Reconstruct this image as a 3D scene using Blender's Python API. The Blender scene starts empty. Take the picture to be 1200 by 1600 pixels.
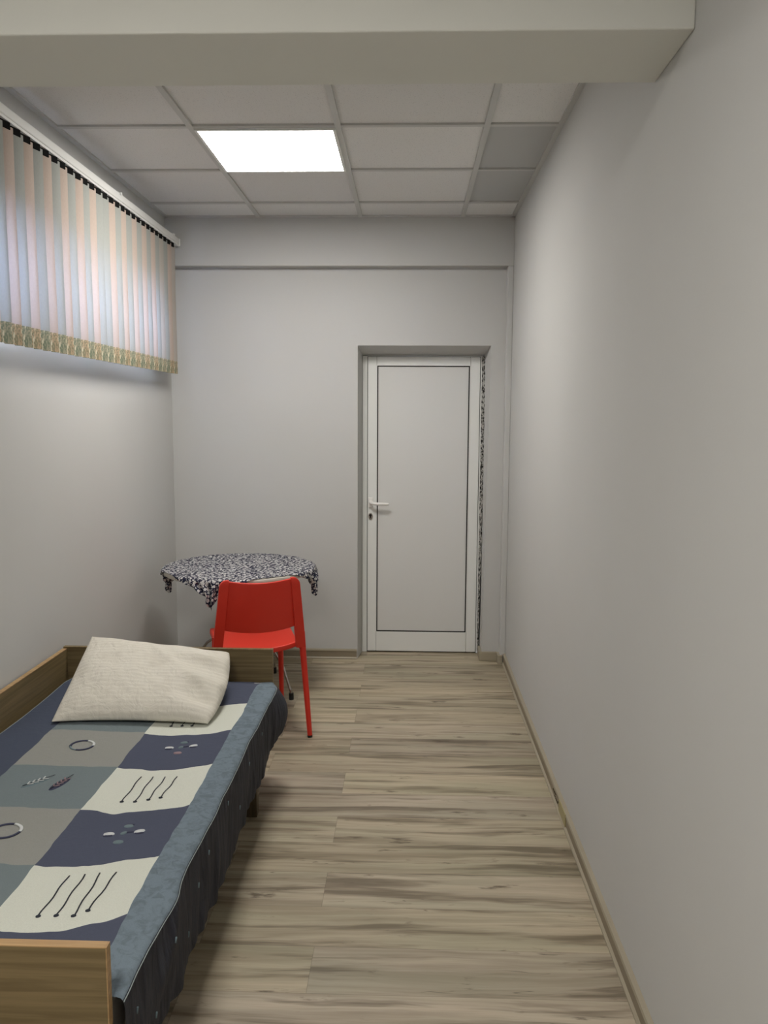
import bpy, bmesh, math, random
from mathutils import Vector, Matrix, noise
random.seed(7)
S = bpy.context.scene
COL = S.collection

# ------------------------------------------------------------------ camera
cam_d = bpy.data.cameras.new('camera'); cam = bpy.data.objects.new('camera', cam_d); COL.objects.link(cam)
cam_d.sensor_fit = 'VERTICAL'; cam_d.sensor_height = 24.0; cam_d.sensor_width = 18.0
cam_d.lens = 1279.0 * 24.0 / 1600.0
cam_d.clip_start = 0.02
r_ = Vector((0.99950462, 0.03107413, 0.00499131)); u_ = Vector((-0.00857162, 0.11617531, 0.99319174)); f_ = Vector((-0.03028271, 0.99274251, -0.11638412))
EYE = Vector((0, 0, 1.5234))
cam.matrix_world = Matrix(((r_.x, u_.x, -f_.x, EYE.x), (r_.y, u_.y, -f_.y, EYE.y), (r_.z, u_.z, -f_.z, EYE.z), (0, 0, 0, 1)))
S.camera = cam

# ------------------------------------------------------------------ light levels
PANEL = 30.0         # ceiling panel over the bed end of the room
PANEL_REAR = 42.0     # ceiling panel over the entrance end, behind the viewer
SKY = 60.0            # overcast daylight outside the high window
S.view_settings.view_transform = 'Standard'
S.view_settings.look = 'None'
S.view_settings.gamma = 1.0
S.view_settings.use_curve_mapping = False
S.view_settings.exposure = 0.0
W = bpy.data.worlds.new('overcast_sky'); S.world = W; W.use_nodes = True
W.node_tree.nodes['Background'].inputs['Color'].default_value = (0.55, 0.66, 1.0, 1)
W.node_tree.nodes['Background'].inputs['Strength'].default_value = SKY

# ------------------------------------------------------------------ dimensions
XL, XR, YB, YF, H = -1.459, 0.6054, 5.028, -1.75, 2.6836
GX, GY, T = -0.8986, 3.4488, 0.6

# ------------------------------------------------------------------ material helpers
def srgb(r, g, b):
    f = lambda c: (c / 255 / 12.92) if c / 255 <= 0.04045 else ((c / 255 + 0.055) / 1.055) ** 2.4
    return (f(r), f(g), f(b), 1)

class N:
    """small wrapper for building node graphs"""
    def __init__(s, name):
        s.m = bpy.data.materials.new(name); s.m.use_nodes = True
        s.t = s.m.node_tree; s.p = s.t.nodes['Principled BSDF']
    def node(s, kind, **kw):
        n = s.t.nodes.new(kind)
        for k, v in kw.items(): setattr(n, k, v)
        return n
    def link(s, a, b): s.t.links.new(a, b)
    def setin(s, sock, v):
        if isinstance(v, bpy.types.NodeSocket): s.link(v, sock)
        else: sock.default_value = v
    def math(s, op, a, b=0.0, c=0.0, clamp=False):
        n = s.node('ShaderNodeMath', operation=op); n.use_clamp = clamp
        s.setin(n.inputs[0], a); s.setin(n.inputs[1], b); s.setin(n.inputs[2], c)
        return n.outputs[0]
    def mix(s, fac, a, b, blend='MIX'):
        n = s.node('ShaderNodeMix', data_type='RGBA', blend_type=blend)
        s.setin(n.inputs[0], fac); s.setin(n.inputs[6], a); s.setin(n.inputs[7], b)
        return n.outputs[2]
    def coord(s):
        n = s.node('ShaderNodeTexCoord'); return n.outputs['Object']
    def xyz(s, v=None):
        n = s.node('ShaderNodeSeparateXYZ'); s.link(v if v is not None else s.coord(), n.inputs[0]); return n.outputs
    def comb(s, x, y, z=0.0):
        n = s.node('ShaderNodeCombineXYZ')
        for i, v in enumerate((x, y, z)): s.setin(n.inputs[i], v)
        return n.outputs[0]
    def scale(s, v, sc):
        n = s.node('ShaderNodeMapping'); s.link(v, n.inputs[0]); n.inputs['Scale'].default_value = sc; return n.outputs[0]
    def noise(s, v, sc=5.0, det=4.0, rough=0.5, dist=0.0):
        n = s.node('ShaderNodeTexNoise'); s.link(v, n.inputs['Vector'])
        n.inputs['Scale'].default_value = sc; n.inputs['Detail'].default_value = det
        n.inputs['Roughness'].default_value = rough; n.inputs['Distortion'].default_value = dist
        return n.outputs['Fac']
    def ramp(s, f, lo, hi):
        n = s.node('ShaderNodeMapRange'); s.setin(n.inputs[0], f); n.inputs[1].default_value = lo; n.inputs[2].default_value = hi
        n.interpolation_type = 'SMOOTHSTEP'; return n.outputs[0]
    def bump(s, h, strength=0.2, dist=0.01):
        n = s.node('ShaderNodeBump'); s.setin(n.inputs['Height'], h); n.inputs['Strength'].default_value = strength
        n.inputs['Distance'].default_value = dist; s.link(n.outputs[0], s.p.inputs['Normal'])
    def fin(s, col, rough=0.6, spec=0.3, metal=0.0):
        s.setin(s.p.inputs['Base Color'], col); s.setin(s.p.inputs['Roughness'], rough)
        s.p.inputs['Specular IOR Level'].default_value = spec; s.p.inputs['Metallic'].default_value = metal
        return s.m

def plain(name, col, rough=0.5, spec=0.4, metal=0.0, var=0.04, nscale=6.0, bump=0.0, bscale=200.0):
    n = N(name); c = n.coord()
    f = n.noise(c, nscale, 3)
    dark = tuple(v * (1 - var) for v in col[:3]) + (1,); lite = tuple(min(1, v * (1 + var)) for v in col[:3]) + (1,)
    if bump: n.bump(n.noise(c, bscale, 2), bump, 0.002)
    return n.fin(n.mix(f, dark, lite), rough, spec, metal)

WALLC = (0.60, 0.60, 0.585, 1)
def wall_mat():
    n = N('matt_grey_wall_paint'); c = n.coord()
    f = n.noise(c, 1.3, 3)
    col = n.mix(f, (0.535, 0.53, 0.515, 1), (0.575, 0.575, 0.56, 1))
    n.bump(n.noise(c, 90, 4, 0.6), 0.10, 0.002)
    return n.fin(col, 0.8, 0.10)
M_wall = wall_mat()
M_beam = plain('cream_ceiling_paint', (0.72, 0.72, 0.67, 1), 0.7, 0.2, var=0.02, nscale=2)

def tile_mat():
    n = N('mineral_ceiling_tile'); x = n.xyz()
    ix = n.math('FLOOR', n.math('DIVIDE', n.math('SUBTRACT', x[0], GX), T))
    iy = n.math('FLOOR', n.math('DIVIDE', n.math('SUBTRACT', x[1], GY), T))
    w = n.node('ShaderNodeTexWhiteNoise', noise_dimensions='2D'); n.link(n.comb(ix, iy), w.inputs['Vector'])
    base = n.mix(w.outputs['Value'], (0.70, 0.69, 0.68, 1), (0.80, 0.795, 0.78, 1))
    # two tiles beside the right wall are a darker batch
    a = n.math('COMPARE', ix, 2.0, 0.1); b = n.math('LESS_THAN', n.math('ABSOLUTE', n.math('SUBTRACT', iy, 0.5)), 0.7)
    base = n.mix(n.math('MULTIPLY', a, b), base, (0.50, 0.505, 0.50, 1))
    sp = n.noise(n.coord(), 260, 2)
    n.bump(sp, 0.25, 0.001)
    return n.fin(n.mix(n.ramp(sp, 0.62, 0.72), base, (0.5, 0.5, 0.49, 1)), 0.85, 0.1)
M_tile = tile_mat()
M_grid = plain('painted_metal_ceiling_grid', (0.55, 0.55, 0.53, 1), 0.45, 0.4)
M_white = plain('white_painted_aluminium', (0.80, 0.81, 0.79, 1), 0.35, 0.5, var=0.02)
M_dpanel = plain('white_door_panel', (0.70, 0.70, 0.685, 1), 0.40, 0.4, var=0.02, nscale=1.5)
M_gasket = plain('black_rubber_gasket', (0.012, 0.011, 0.01, 1), 0.6, 0.3)
M_handle = plain('white_plastic_handle', (0.85, 0.83, 0.80, 1), 0.3, 0.5, var=0.01)
M_steel = plain('satin_nickel', (0.45, 0.43, 0.40, 1), 0.3, 0.5, 1.0, var=0.05)
M_chrome = plain('chrome_tube', (0.50, 0.48, 0.45, 1), 0.25, 0.5, 1.0, var=0.04)
M_black = plain('black_plastic', (0.012, 0.012, 0.012, 1), 0.45, 0.4)
M_red = plain('red_plastic', (0.66, 0.035, 0.018, 1), 0.42, 0.4, var=0.03, bump=0.06, bscale=500)
M_ttop = plain('pale_laminate_tabletop', (0.55, 0.52, 0.46, 1), 0.4, 0.4)
M_rail = plain('white_aluminium_headrail', (0.72, 0.72, 0.70, 1), 0.35, 0.5, var=0.02)

def floor_mat():
    n = N('grey_brown_oak_laminate'); x = n.xyz()
    BW = 0.1935; PL = 1.285
    ry = n.math('DIVIDE', n.math('SUBTRACT', x[1], 2.390), BW)
    row = n.math('FLOOR', ry); fy = n.math('FRACT', ry)
    odd = n.math('MODULO', n.math('ABSOLUTE', row), 2.0)
    cx = n.math('DIVIDE', n.math('ADD', n.math('ADD', x[0], 0.262), n.math('MULTIPLY', odd, 0.335)), PL)
    colm = n.math('FLOOR', cx); fx = n.math('FRACT', cx)
    w = n.node('ShaderNodeTexWhiteNoise', noise_dimensions='2D'); n.link(n.comb(colm, row), w.inputs['Vector'])
    rnd = w.outputs['Value']
    rs = n.xyz(w.outputs['Color'])
    ox = n.math('MULTIPLY', rs[0], 37.0); oy = n.math('MULTIPLY', rs[1], 11.0)
    px = n.math('ADD', x[0], ox); py = n.math('ADD', x[1], oy)
    warp = n.noise(n.comb(n.math('MULTIPLY', px, 1.6), n.math('MULTIPLY', py, 5.0), rs[2]), 1.0, 3)
    pyw = n.math('ADD', py, n.math('MULTIPLY', n.math('SUBTRACT', warp, 0.5), 0.075))
    broad = n.noise(n.comb(n.math('MULTIPLY', px, 0.9), n.math('MULTIPLY', pyw, 17.0), 0.0), 1.0, 4, 0.55)
    streak = n.noise(n.comb(n.math('MULTIPLY', px, 1.8), n.math('MULTIPLY', pyw, 60.0), 3.0), 1.0, 5, 0.62)
    fine = n.noise(n.comb(n.math('MULTIPLY', px, 7.0), n.math('MULTIPLY', py, 320.0), 5.0), 1.0, 3, 0.6)
    knot = n.noise(n.comb(n.math('MULTIPLY', px, 5.0), n.math('MULTIPLY', pyw, 19.0), 9.0), 1.0, 5, 0.6)
    crack = n.noise(n.comb(n.math('MULTIPLY', px, 1.3), n.math('MULTIPLY', pyw, 26.0), 14.0), 1.0, 3, 0.5)
    c = n.mix(n.ramp(broad, 0.34, 0.62), FD, FL)
    c = n.mix(n.math('MULTIPLY', n.ramp(streak, 0.50, 0.74), 0.45), c, (0.24, 0.195, 0.140, 1))
    c = n.mix(n.math('MULTIPLY', n.ramp(streak, 0.47, 0.28), 0.40), c, (0.60, 0.52, 0.40, 1))
    c = n.mix(n.math('MULTIPLY', n.ramp(fine, 0.45, 0.8), 0.30), c, (0.24, 0.20, 0.145, 1))
    sage = n.noise(n.comb(n.math('MULTIPLY', px, 1.1), n.math('MULTIPLY', pyw, 6.0), 31.0), 1.0, 3)
    c = n.mix(n.math('MULTIPLY', n.ramp(sage, 0.42, 0.66), 0.45), c, (0.35, 0.335, 0.235, 1))
    dark = n.noise(n.comb(n.math('MULTIPLY', px, 1.25), n.math('MULTIPLY', pyw, 17.0), 40.0), 1.0, 4, 0.6)
    c = n.mix(n.math('MULTIPLY', n.ramp(dark, 0.49, 0.66), 0.85), c, (0.150, 0.120, 0.080, 1))
    c = n.mix(n.math('MULTIPLY', n.ramp(knot, 0.61, 0.72), 0.85), c, (0.10, 0.075, 0.05, 1))
    # thin winding cracks where the noise crosses its middle value
    ck = n.math('SUBTRACT', 1.0, n.ramp(n.math('ABSOLUTE', n.math('SUBTRACT', crack, 0.57)), 0.0, 0.006), clamp=True)
    gate = n.ramp(n.noise(n.comb(n.math('MULTIPLY', px, 1.7), n.math('MULTIPLY', py, 8.0), 21.0), 1.0, 2), 0.52, 0.62)
    c = n.mix(n.math('MULTIPLY', n.math('MULTIPLY', ck, gate), 0.7), c, (0.06, 0.045, 0.03, 1))
    tone = n.math('ADD', 0.90, n.math('MULTIPLY', rnd, 0.2))
    c = n.mix(1.0, c, n.comb(tone, n.math('MULTIPLY', tone, 0.995), n.math('MULTIPLY', tone, n.math('ADD', 0.95, n.math('MULTIPLY', rs[1], 0.10)))), 'MULTIPLY')
    # joints
    jy = n.math('LESS_THAN', n.math('MINIMUM', fy, n.math('SUBTRACT', 1.0, fy)), 0.006)
    jx = n.math('LESS_THAN', n.math('MINIMUM', fx, n.math('SUBTRACT', 1.0, fx)), 0.0008)
    c = n.mix(n.math('MULTIPLY', n.math('MAXIMUM', jy, jx), 0.30), c, (0.05, 0.04, 0.03, 1))
    n.bump(fine, 0.08, 0.001)
    return n.fin(c, 0.48, 0.30)
FD = (0.33, 0.275, 0.195, 1); FL = (0.50, 0.425, 0.315, 1)
M_floor = floor_mat()

def base_mat():
    n = N('beige_plastic_skirting'); x = n.xyz()
    st = n.noise(n.comb(n.math('MULTIPLY', x[0], 3.0), n.math('MULTIPLY', x[1], 3.0), n.math('MULTIPLY', x[2], 90.0)), 1.0, 3)
    return n.fin(n.mix(st, (0.30, 0.26, 0.19, 1), (0.42, 0.375, 0.285, 1)), 0.45, 0.35)
M_base = base_mat()
M_basecore = plain('skirting_channel', (0.25, 0.21, 0.15, 1), 0.5, 0.3)

def wood_mat(name, dark, lite, axis=0, sc=1.0):
    n = N(name); x = n.xyz()
    k = [2.0, 2.0, 2.0]; 
    a = [n.math('MULTIPLY', x[i], (2.2 if i == axis else 70.0) * sc) for i in range(3)]
    g = n.noise(n.comb(*a), 1.0, 5, 0.6, 0.6)
    b = n.noise(n.coord(), 3.0, 2)
    c = n.mix(n.ramp(g, 0.3, 0.7), dark, lite)
    c = n.mix(n.math('MULTIPLY', b, 0.35), c, dark)
    n.bump(g, 0.05, 0.001)
    return n.fin(c, 0.42, 0.35)
M_wood = wood_mat('olive_brown_wood_veneer', (0.145, 0.105, 0.050, 1), (0.240, 0.178, 0.090, 1), 0)
M_woodY = wood_mat('olive_brown_wood_veneer_along', (0.145, 0.105, 0.050, 1), (0.240, 0.178, 0.090, 1), 1)
M_woodZ = wood_mat('brown_wood_leg', (0.07, 0.05, 0.028, 1), (0.14, 0.10, 0.055, 1), 2)
M_edge = wood_mat('light_edge_banding', (0.36, 0.22, 0.10, 1), (0.52, 0.34, 0.17, 1), 0)

def tablecloth_mat():
    n = N('navy_cloth_with_white_flowers'); c = n.coord()
    d = n.node('ShaderNodeVectorMath', operation='ADD')
    nn = n.node('ShaderNodeTexNoise'); n.link(c, nn.inputs['Vector']); nn.inputs['Scale'].default_value = 60
    sc = n.node('ShaderNodeVectorMath', operation='SCALE'); n.link(nn.outputs['Color'], sc.inputs[0]); sc.inputs['Scale'].default_value = 0.010
    n.link(c, d.inputs[0]); n.link(sc.outputs[0], d.inputs[1])
    v = n.node('ShaderNodeTexVoronoi', feature='F1'); n.link(d.outputs[0], v.inputs['Vector']); v.inputs['Scale'].default_value = 62
    v2 = n.node('ShaderNodeTexVoronoi', feature='F1'); n.link(d.outputs[0], v2.inputs['Vector']); v2.inputs['Scale'].default_value = 135
    a = n.math('LESS_THAN', v.outputs['Distance'], 0.44)
    core = n.math('LESS_THAN', v.outputs['Distance'], 0.13)
    b = n.math('LESS_THAN', v2.outputs['Distance'], 0.29)
    m = n.math('MAXIMUM', n.math('SUBTRACT', a, core), b)
    return n.fin(n.mix(m, (0.022, 0.024, 0.048, 1), (0.58, 0.57, 0.56, 1)), 0.8, 0.1)
M_cloth = tablecloth_mat()

def pillow_mat():
    n = N('cream_striped_cotton'); x = n.xyz(n.node('ShaderNodeTexCoord').outputs['UV'])
    st = n.math('SINE', n.math('MULTIPLY', x[1], 150.0))
    dirt = n.noise(n.coord(), 7.0, 3)
    c = n.mix(n.ramp(st, -0.2, 0.9), (0.655, 0.62, 0.54, 1), (0.70, 0.665, 0.585, 1))
    c = n.mix(n.math('MULTIPLY', n.ramp(dirt, 0.55, 0.75), 0.35), c, (0.50, 0.455, 0.38, 1))
    n.bump(n.noise(n.coord(), 24.0, 5, 0.55, 0.8), 0.7, 0.012)
    return n.fin(c, 0.9, 0.08)
M_pillow = pillow_mat()

# bedspread fabrics
NAVY = (0.088, 0.098, 0.140, 1); CREAM = (0.70, 0.715, 0.63, 1); GREY = (0.31, 0.31, 0.285, 1); TEAL = (0.190, 0.228, 0.238, 1)
BORD = (0.195, 0.245, 0.285, 1); BORDL = (0.078, 0.092, 0.130, 1)
def spread_mat():
    n = N('patchwork_bedspread_fabric'); x = n.xyz(); c = n.coord()
    wob = n.math('MULTIPLY', n.math('SUBTRACT', n.noise(n.scale(c, (9, 3, 1)), 1.0, 2), 0.5), 0.045)
    wob2 = n.math('MULTIPLY', n.math('SUBTRACT', n.noise(n.scale(c, (3, 7, 1)), 1.0, 2), 0.5), 0.022)
    X = n.math('ADD', x[0], wob2)
    # right column rows curve gently: higher y at the right border, dipping in the middle
    dx = n.math('ADD', x[0], 0.80)
    q = n.math('MULTIPLY', n.math('MULTIPLY', dx, dx), 1.3)
    lin = n.math('MULTIPLY', n.math('MAXIMUM', dx, 0.0), 0.09)
    YR = n.math('SUBTRACT', n.math('ADD', x[1], wob), n.math('ADD', q, lin))
    row = n.math('FLOOR', n.math('DIVIDE', n.math('SUBTRACT', YR, 2.125), 0.276))
    odd = n.math('MODULO', n.math('ADD', row, 20.0), 2.0)          # row 0 (2.125..2.40) cream
    foot = n.math('LESS_THAN', YR, 1.60)
    right = n.mix(odd, CREAM, NAVY)
    right = n.mix(foot, right, NAVY)
    right = n.mix(n.math('GREATER_THAN', YR, 2.96), right, NAVY)
    YL = n.math('ADD', x[1], n.math('MULTIPLY', wob, 0.6))
    rowl = n.math('FLOOR', n.math('DIVIDE', n.math('SUBTRACT', YL, 2.145), 0.280))
    oddl = n.math('MODULO', n.math('ADD', rowl, 20.0), 2.0)
    left = n.mix(oddl, TEAL, GREY)
    col = n.mix(n.math('GREATER_THAN', X, -0.905), left, right)
    col = n.mix(n.math('GREATER_THAN', X, -0.612), col, BORD)
    col = n.mix(n.math('LESS_THAN', X, -1.238), col, BORDL)
    isb = n.math('GREATER_THAN', X, -0.612)
    mott = n.noise(c, 38.0, 4, 0.6, 0.8)
    col = n.mix(n.math('MULTIPLY', n.math('MULTIPLY', n.ramp(mott, 0.4, 0.7), 0.65), isb), col, (0.115, 0.140, 0.165, 1))
    fab = n.noise(c, 420.0, 2)
    col = n.mix(n.math('MULTIPLY', fab, 0.22), col, (0.02, 0.02, 0.03, 1))
    hb = n.math('ADD', n.noise(c, 32.0, 4, 0.55, 0.8), n.math('MULTIPLY', fab, 0.12))
    n.bump(hb, 0.42, 0.006)
    return n.fin(col, 0.92, 0.06)
M_spread = spread_mat()
def side_mat():
    n = N('dark_navy_side_fabric'); x = n.xyz()
    f = n.noise(n.comb(n.math('MULTIPLY', x[1], 42.0), n.math('MULTIPLY', x[2], 5.0), 0.0), 1.0, 5, 0.6, 0.5)
    n.bump(f, 0.8, 0.02)
    return n.fin(n.mix(n.ramp(f, 0.35, 0.7), (0.024, 0.025, 0.036, 1), (0.054, 0.057, 0.073, 1)), 0.7, 0.25)
M_side = side_mat()
M_piping = plain('pale_thread_seam', (0.30, 0.34, 0.34, 1), 0.9, 0.1)
M_thread_dark = plain('dark_embroidery_thread', (0.04, 0.045, 0.055, 1), 0.85, 0.1)
M_thread_navy_and_shadow = plain('navy_satin_applique_and_petal_shadow', (0.045, 0.048, 0.085, 1), 0.7, 0.2)
M_thread_white = plain('white_satin_applique', (0.60, 0.62, 0.62, 1), 0.6, 0.2)
M_thread_pink = plain('dusty_pink_satin_applique', (0.30, 0.21, 0.23, 1), 0.7, 0.2)
M_thread_teal = plain('blue_grey_satin_applique', (0.15, 0.20, 0.22, 1), 0.7, 0.2)

# ------------------------------------------------------------------ mesh helpers
def link(name, bm, mats, parent=None, smooth=False, auto=None):
    me = bpy.data.meshes.new(name); bm.normal_update(); bm.to_mesh(me); bm.free()
    if not isinstance(mats, (list, tuple)): mats = [mats]
    for m in mats: me.materials.append(m)
    o = bpy.data.objects.new(name, me); COL.objects.link(o)
    if parent is not None: o.parent = parent
    if smooth:
        for p in me.polygons: p.use_smooth = True
        if auto: me.set_sharp_from_angle(angle=math.radians(auto))
    return o
def struct(name, bm, mats, parent=None, **k):
    o = link(name, bm, mats, parent, **k)
    if parent is None: o['kind'] = 'structure'
    return o
def root(name, loc, label=None, cat=None, group=None, rz=0.0, kind=None):
    o = bpy.data.objects.new(name, None); COL.objects.link(o); o.empty_display_size = 0.05
    o.location = loc; o.rotation_euler = (0, 0, rz)
    if label: o['label'] = label
    if cat: o['category'] = cat
    if group: o['group'] = group
    if kind: o['kind'] = kind
    return o
def tag(o, label, cat, group=None):
    o['label'] = label; o['category'] = cat
    if group: o['group'] = group
    return o
def box(bm, x0, x1, y0, y1, z0, z1, bev=0.0, mi=0, seg=2):
    r = bmesh.ops.create_cube(bm, size=1.0)
    vs = r['verts']
    for v in vs:
        v.co = Vector(((x0 + x1) / 2 + v.co.x * (x1 - x0), (y0 + y1) / 2 + v.co.y * (y1 - y0), (z0 + z1) / 2 + v.co.z * (z1 - z0)))
    fs = set(f for v in vs for f in v.link_faces)
    for f in fs: f.material_index = mi
    if bev > 0:
        es = list(set(e for v in vs for e in v.link_edges))
        rr = bmesh.ops.bevel(bm, geom=es, offset=bev, segments=seg, profile=0.5, affect='EDGES')
        for f in rr['faces']: f.material_index = mi
    return bm
def nb(): return bmesh.new()
def boxm(*a, **k): return box(nb(), *a, **k)
def tube(bm, pts, rad, n=12, mi=0, flat=None, up=Vector((0, 0, 1))):
    """sweep a round (or flattened) section along pts; rad is a number or one per point"""
    pts = [Vector(p) for p in pts]; rings = []
    for i, p in enumerate(pts):
        t = (pts[min(i + 1, len(pts) - 1)] - pts[max(i - 1, 0)]).normalized()
        a = t.cross(up); a = a.normalized() if a.length > 1e-4 else t.cross(Vector((1, 0, 0))).normalized()
        b = a.cross(t).normalized()
        r = rad[i] if isinstance(rad, (list, tuple)) else rad
        rb = r * (flat if flat else 1.0)
        rings.append([bm.verts.new(p + a * r * math.cos(2 * math.pi * k / n) + b * rb * math.sin(2 * math.pi * k / n)) for k in range(n)])
    for i in range(len(rings) - 1):
        for k in range(n):
            f = bm.faces.new((rings[i][k], rings[i][(k + 1) % n], rings[i + 1][(k + 1) % n], rings[i + 1][k])); f.material_index = mi; f.smooth = True
    for rg, rev in ((rings[0], True), (rings[-1], False)):
        f = bm.faces.new(list(reversed(rg)) if rev else rg); f.material_index = mi
    return bm
def cyl(bm, p0, p1, r, n=20, mi=0): return tube(bm, [p0, p1], r, n, mi, up=Vector((0, 1, 0.01)) if abs((Vector(p1) - Vector(p0)).normalized().z) > 0.9 else Vector((0, 0, 1)))
def quad(bm, *pts, mi=0):
    f = bm.faces.new([bm.verts.new(p) for p in pts]); f.material_index = mi; return f

# ------------------------------------------------------------------ room shell
struct('floor', boxm(XL - 0.3, XR + 0.2, YF - 0.1, YB + 0.5, -0.08, 0.0), M_floor)
bm = nb()
box(bm, XL - 0.3, XR + 0.2, YF - 0.1, YB + 0.5, H + 0.006, H + 0.1)
struct('ceiling', bm, M_tile)
struct('wall_right', boxm(XR, XR + 0.15, YF - 0.1, YB + 0.5, -0.02, H + 0.05), M_wall)
struct('wall_front', boxm(XL - 0.25, XR + 0.15, YF - 0.12, YF, -0.02, H + 0.05), M_wall)
# left wall with the high window opening
WY0, WY1, WZ0, WZ1 = 2.45, 4.70, 1.795, 2.24
bm = nb()
box(bm, XL - 0.25, XL, YF - 0.1, WY0, -0.02, H + 0.05)
box(bm, XL - 0.25, XL, WY1, YB + 0.5, -0.02, H + 0.05)
box(bm, XL - 0.25, XL, WY0, WY1, -0.02, WZ0)
box(bm, XL - 0.25, XL, WY0, WY1, WZ1, H + 0.05)
struct('wall_left', bm, M_wall)
# back wall with the splayed door recess
bm = nb()
oL, oRt, oRb, oT = -0.317, 0.486, 0.464, 1.947       # recess opening on the wall plane
iL, iRt, iRb, iT, YD = -0.296, 0.462, 0.462, 1.899, 5.195  # recess at the door frame
y = YB
quad(bm, (XL, y, 0), (oL, y, 0), (oL, y, oT), (XL, y, oT))
quad(bm, (XL, y, oT), (oL, y, oT), (oRt, y, oT), (XR, y, oT), (XR, y, H), (XL, y, H))
quad(bm, (oRb, y, 0), (XR, y, 0), (XR, y, oT), (oRt, y, oT))
quad(bm, (oL, y, 0), (iL, YD, 0), (iL, YD, iT), (oL, y, oT))
quad(bm, (oL, y, oT), (iL, YD, iT), (iRt, YD, iT), (oRt, y, oT))
quad(bm, (oRt, y, oT), (iRt, YD, iT), (iRb, YD, 0), (oRb, y, 0))
# solid masonry behind
yb = YB + 0.40
quad(bm, (iL, YD, 0), (iL, yb, 0), (iL, yb, iT), (iL, YD, iT))
quad(bm, (iL, YD, iT), (iL, yb, iT), (iRt, yb, iT), (iRt, YD, iT))
quad(bm, (iRt, YD, iT), (iRt, yb, iT), (iRb, yb, 0), (iRb, YD, 0))
quad(bm, (XL, yb, 0), (XR, yb, 0), (XR, yb, H), (XL, yb, H))
bmesh.ops.remove_doubles(bm, verts=bm.verts, dist=0.0005)
struct('wall_back', bm, M_wall)
# shallow downstand across the top of the back wall, and the big beam near the viewer
bm = nb(); box(bm, XL, XR, YB - 0.062, YB, 2.405, H + 0.01, bev=0.002)
struct('trim_1', bm, M_wall)
bm = nb(); box(bm, XL, XR, 1.885, 2.172, 2.352, H + 0.05, bev=0.004)
struct('trim_2', bm, M_beam)
# narrow pilaster in the far right corner
struct('trim_3', boxm(0.572, XR, 4.968, YB, 0.0, 2.405, bev=0.004), M_wall)

# ceiling grid: wide runners along the room, cross bars between them, wall angle round the edge
bm = nb()
zt = H
y0, y1 = 2.172, YB - 0.062
for i in range(-1, 3):
    x = GX + i * T
    if XL + 0.05 < x < XR - 0.02:
        box(bm, x - 0.012, x + 0.012, y0, y1, zt - 0.004, zt + 0.008)
        box(bm, x - 0.012, x + 0.012, YF, 1.885, zt - 0.004, zt + 0.008)
struct('trim_4', bm, M_grid)
bm = nb()
for j in range(-9, 3):
    yy = GY + j * T
    if (y0 < yy < y1) or (YF < yy < 1.87):
        box(bm, XL, XR, yy - 0.012, yy + 0.012, zt - 0.0025, zt + 0.008)
struct('trim_5', bm, M_grid)
bm = nb()
box(bm, XL, XL + 0.022, y0, y1, zt - 0.003, zt + 0.008)
box(bm, XR - 0.022, XR, y0, y1, zt - 0.003, zt + 0.008)
box(bm, XL, XR, y1 - 0.022, y1, zt - 0.003, zt + 0.008)
box(bm, XL, XR, y0, y0 + 0.02, zt - 0.003, zt + 0.008)
box(bm, XL, XL + 0.022, YF, 1.885, zt - 0.003, zt + 0.008)
box(bm, XR - 0.022, XR, YF, 1.885, zt - 0.003, zt + 0.008)
struct('trim_6', bm, M_grid)

# skirting: profile with a pale top lip, a darker channel and a pale toe
def skirting(name, pts, out):
    """pts: polyline on the wall line; out: function giving the direction into the room per segment"""
    prof = [(0.0, 0.0), (0.020, 0.0), (0.020, 0.006), (0.013, 0.013), (0.012, 0.045), (0.016, 0.052), (0.014, 0.060), (0.0, 0.062)]
    bm = nb()
    for (a, b), o in zip(zip(pts[:-1], pts[1:]), out):
        a = Vector((*a, 0)); b = Vector((*b, 0)); o = Vector((*o, 0))
        va = [bm.verts.new(a + o * p + Vector((0, 0, q))) for p, q in prof]
        vb = [bm.verts.new(b + o * p + Vector((0, 0, q))) for p, q in prof]
        for k in range(len(prof) - 1):
            f = bm.faces.new((va[k], vb[k], vb[k + 1], va[k + 1])); f.material_index = 1 if k in (3,) else 0
        bm.faces.new(va); bm.faces.new(list(reversed(vb)))
    bmesh.ops.recalc_face_normals(bm, faces=bm.faces)
    return struct(name, bm, [M_base, M_basecore])
sk = skirting('baseboard_right', [(XR, YF), (XR, 4.968)], [(-1, 0)])
skirting('baseboard_back', [(XL, YB), (-0.322, YB)], [(0, -1)])
skirting('baseboard_left', [(XL, YF), (XL, YB)], [(1, 0)])
# skirting returns beside the door: jamb, wall face, pilaster side and face
bm = nb()
box(bm, 0.449, 0.466, YB - 0.018, 5.150, 0, 0.060, bev=0.003)
box(bm, 0.452, 0.558, YB - 0.020, YB, 0, 0.058, bev=0.003)
box(bm, 0.556, 0.573, 4.950, YB, 0, 0.056, bev=0.003)
box(bm, 0.560, XR - 0.018, 4.948, 4.966, 0, 0.0545, bev=0.003)
struct('baseboard_corner', bm, M_base)
# torn joint in the right skirting
bm = nb()
rng = random.Random(3)
for k in range(14):
    yy = 2.93 + rng.uniform(0, 0.22); zz = rng.uniform(0.018, 0.05); L = rng.uniform(0.008, 0.045)
    box(bm, XR - 0.0145, XR - 0.0120, yy, yy + L, zz, zz + rng.uniform(0.001, 0.004))
o = link('scuff', bm, plain('exposed_dark_core', (0.03, 0.02, 0.008, 1), 0.9, 0.1), sk)
bm = nb(); box(bm, XR - 0.018, XR - 0.0125, 2.90, 3.03, 0.012, 0.060, bev=0.002)
link('joint_cover', bm, plain('yellowed_skirting_joint', (0.37, 0.32, 0.17, 1), 0.5, 0.3), sk)

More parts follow.
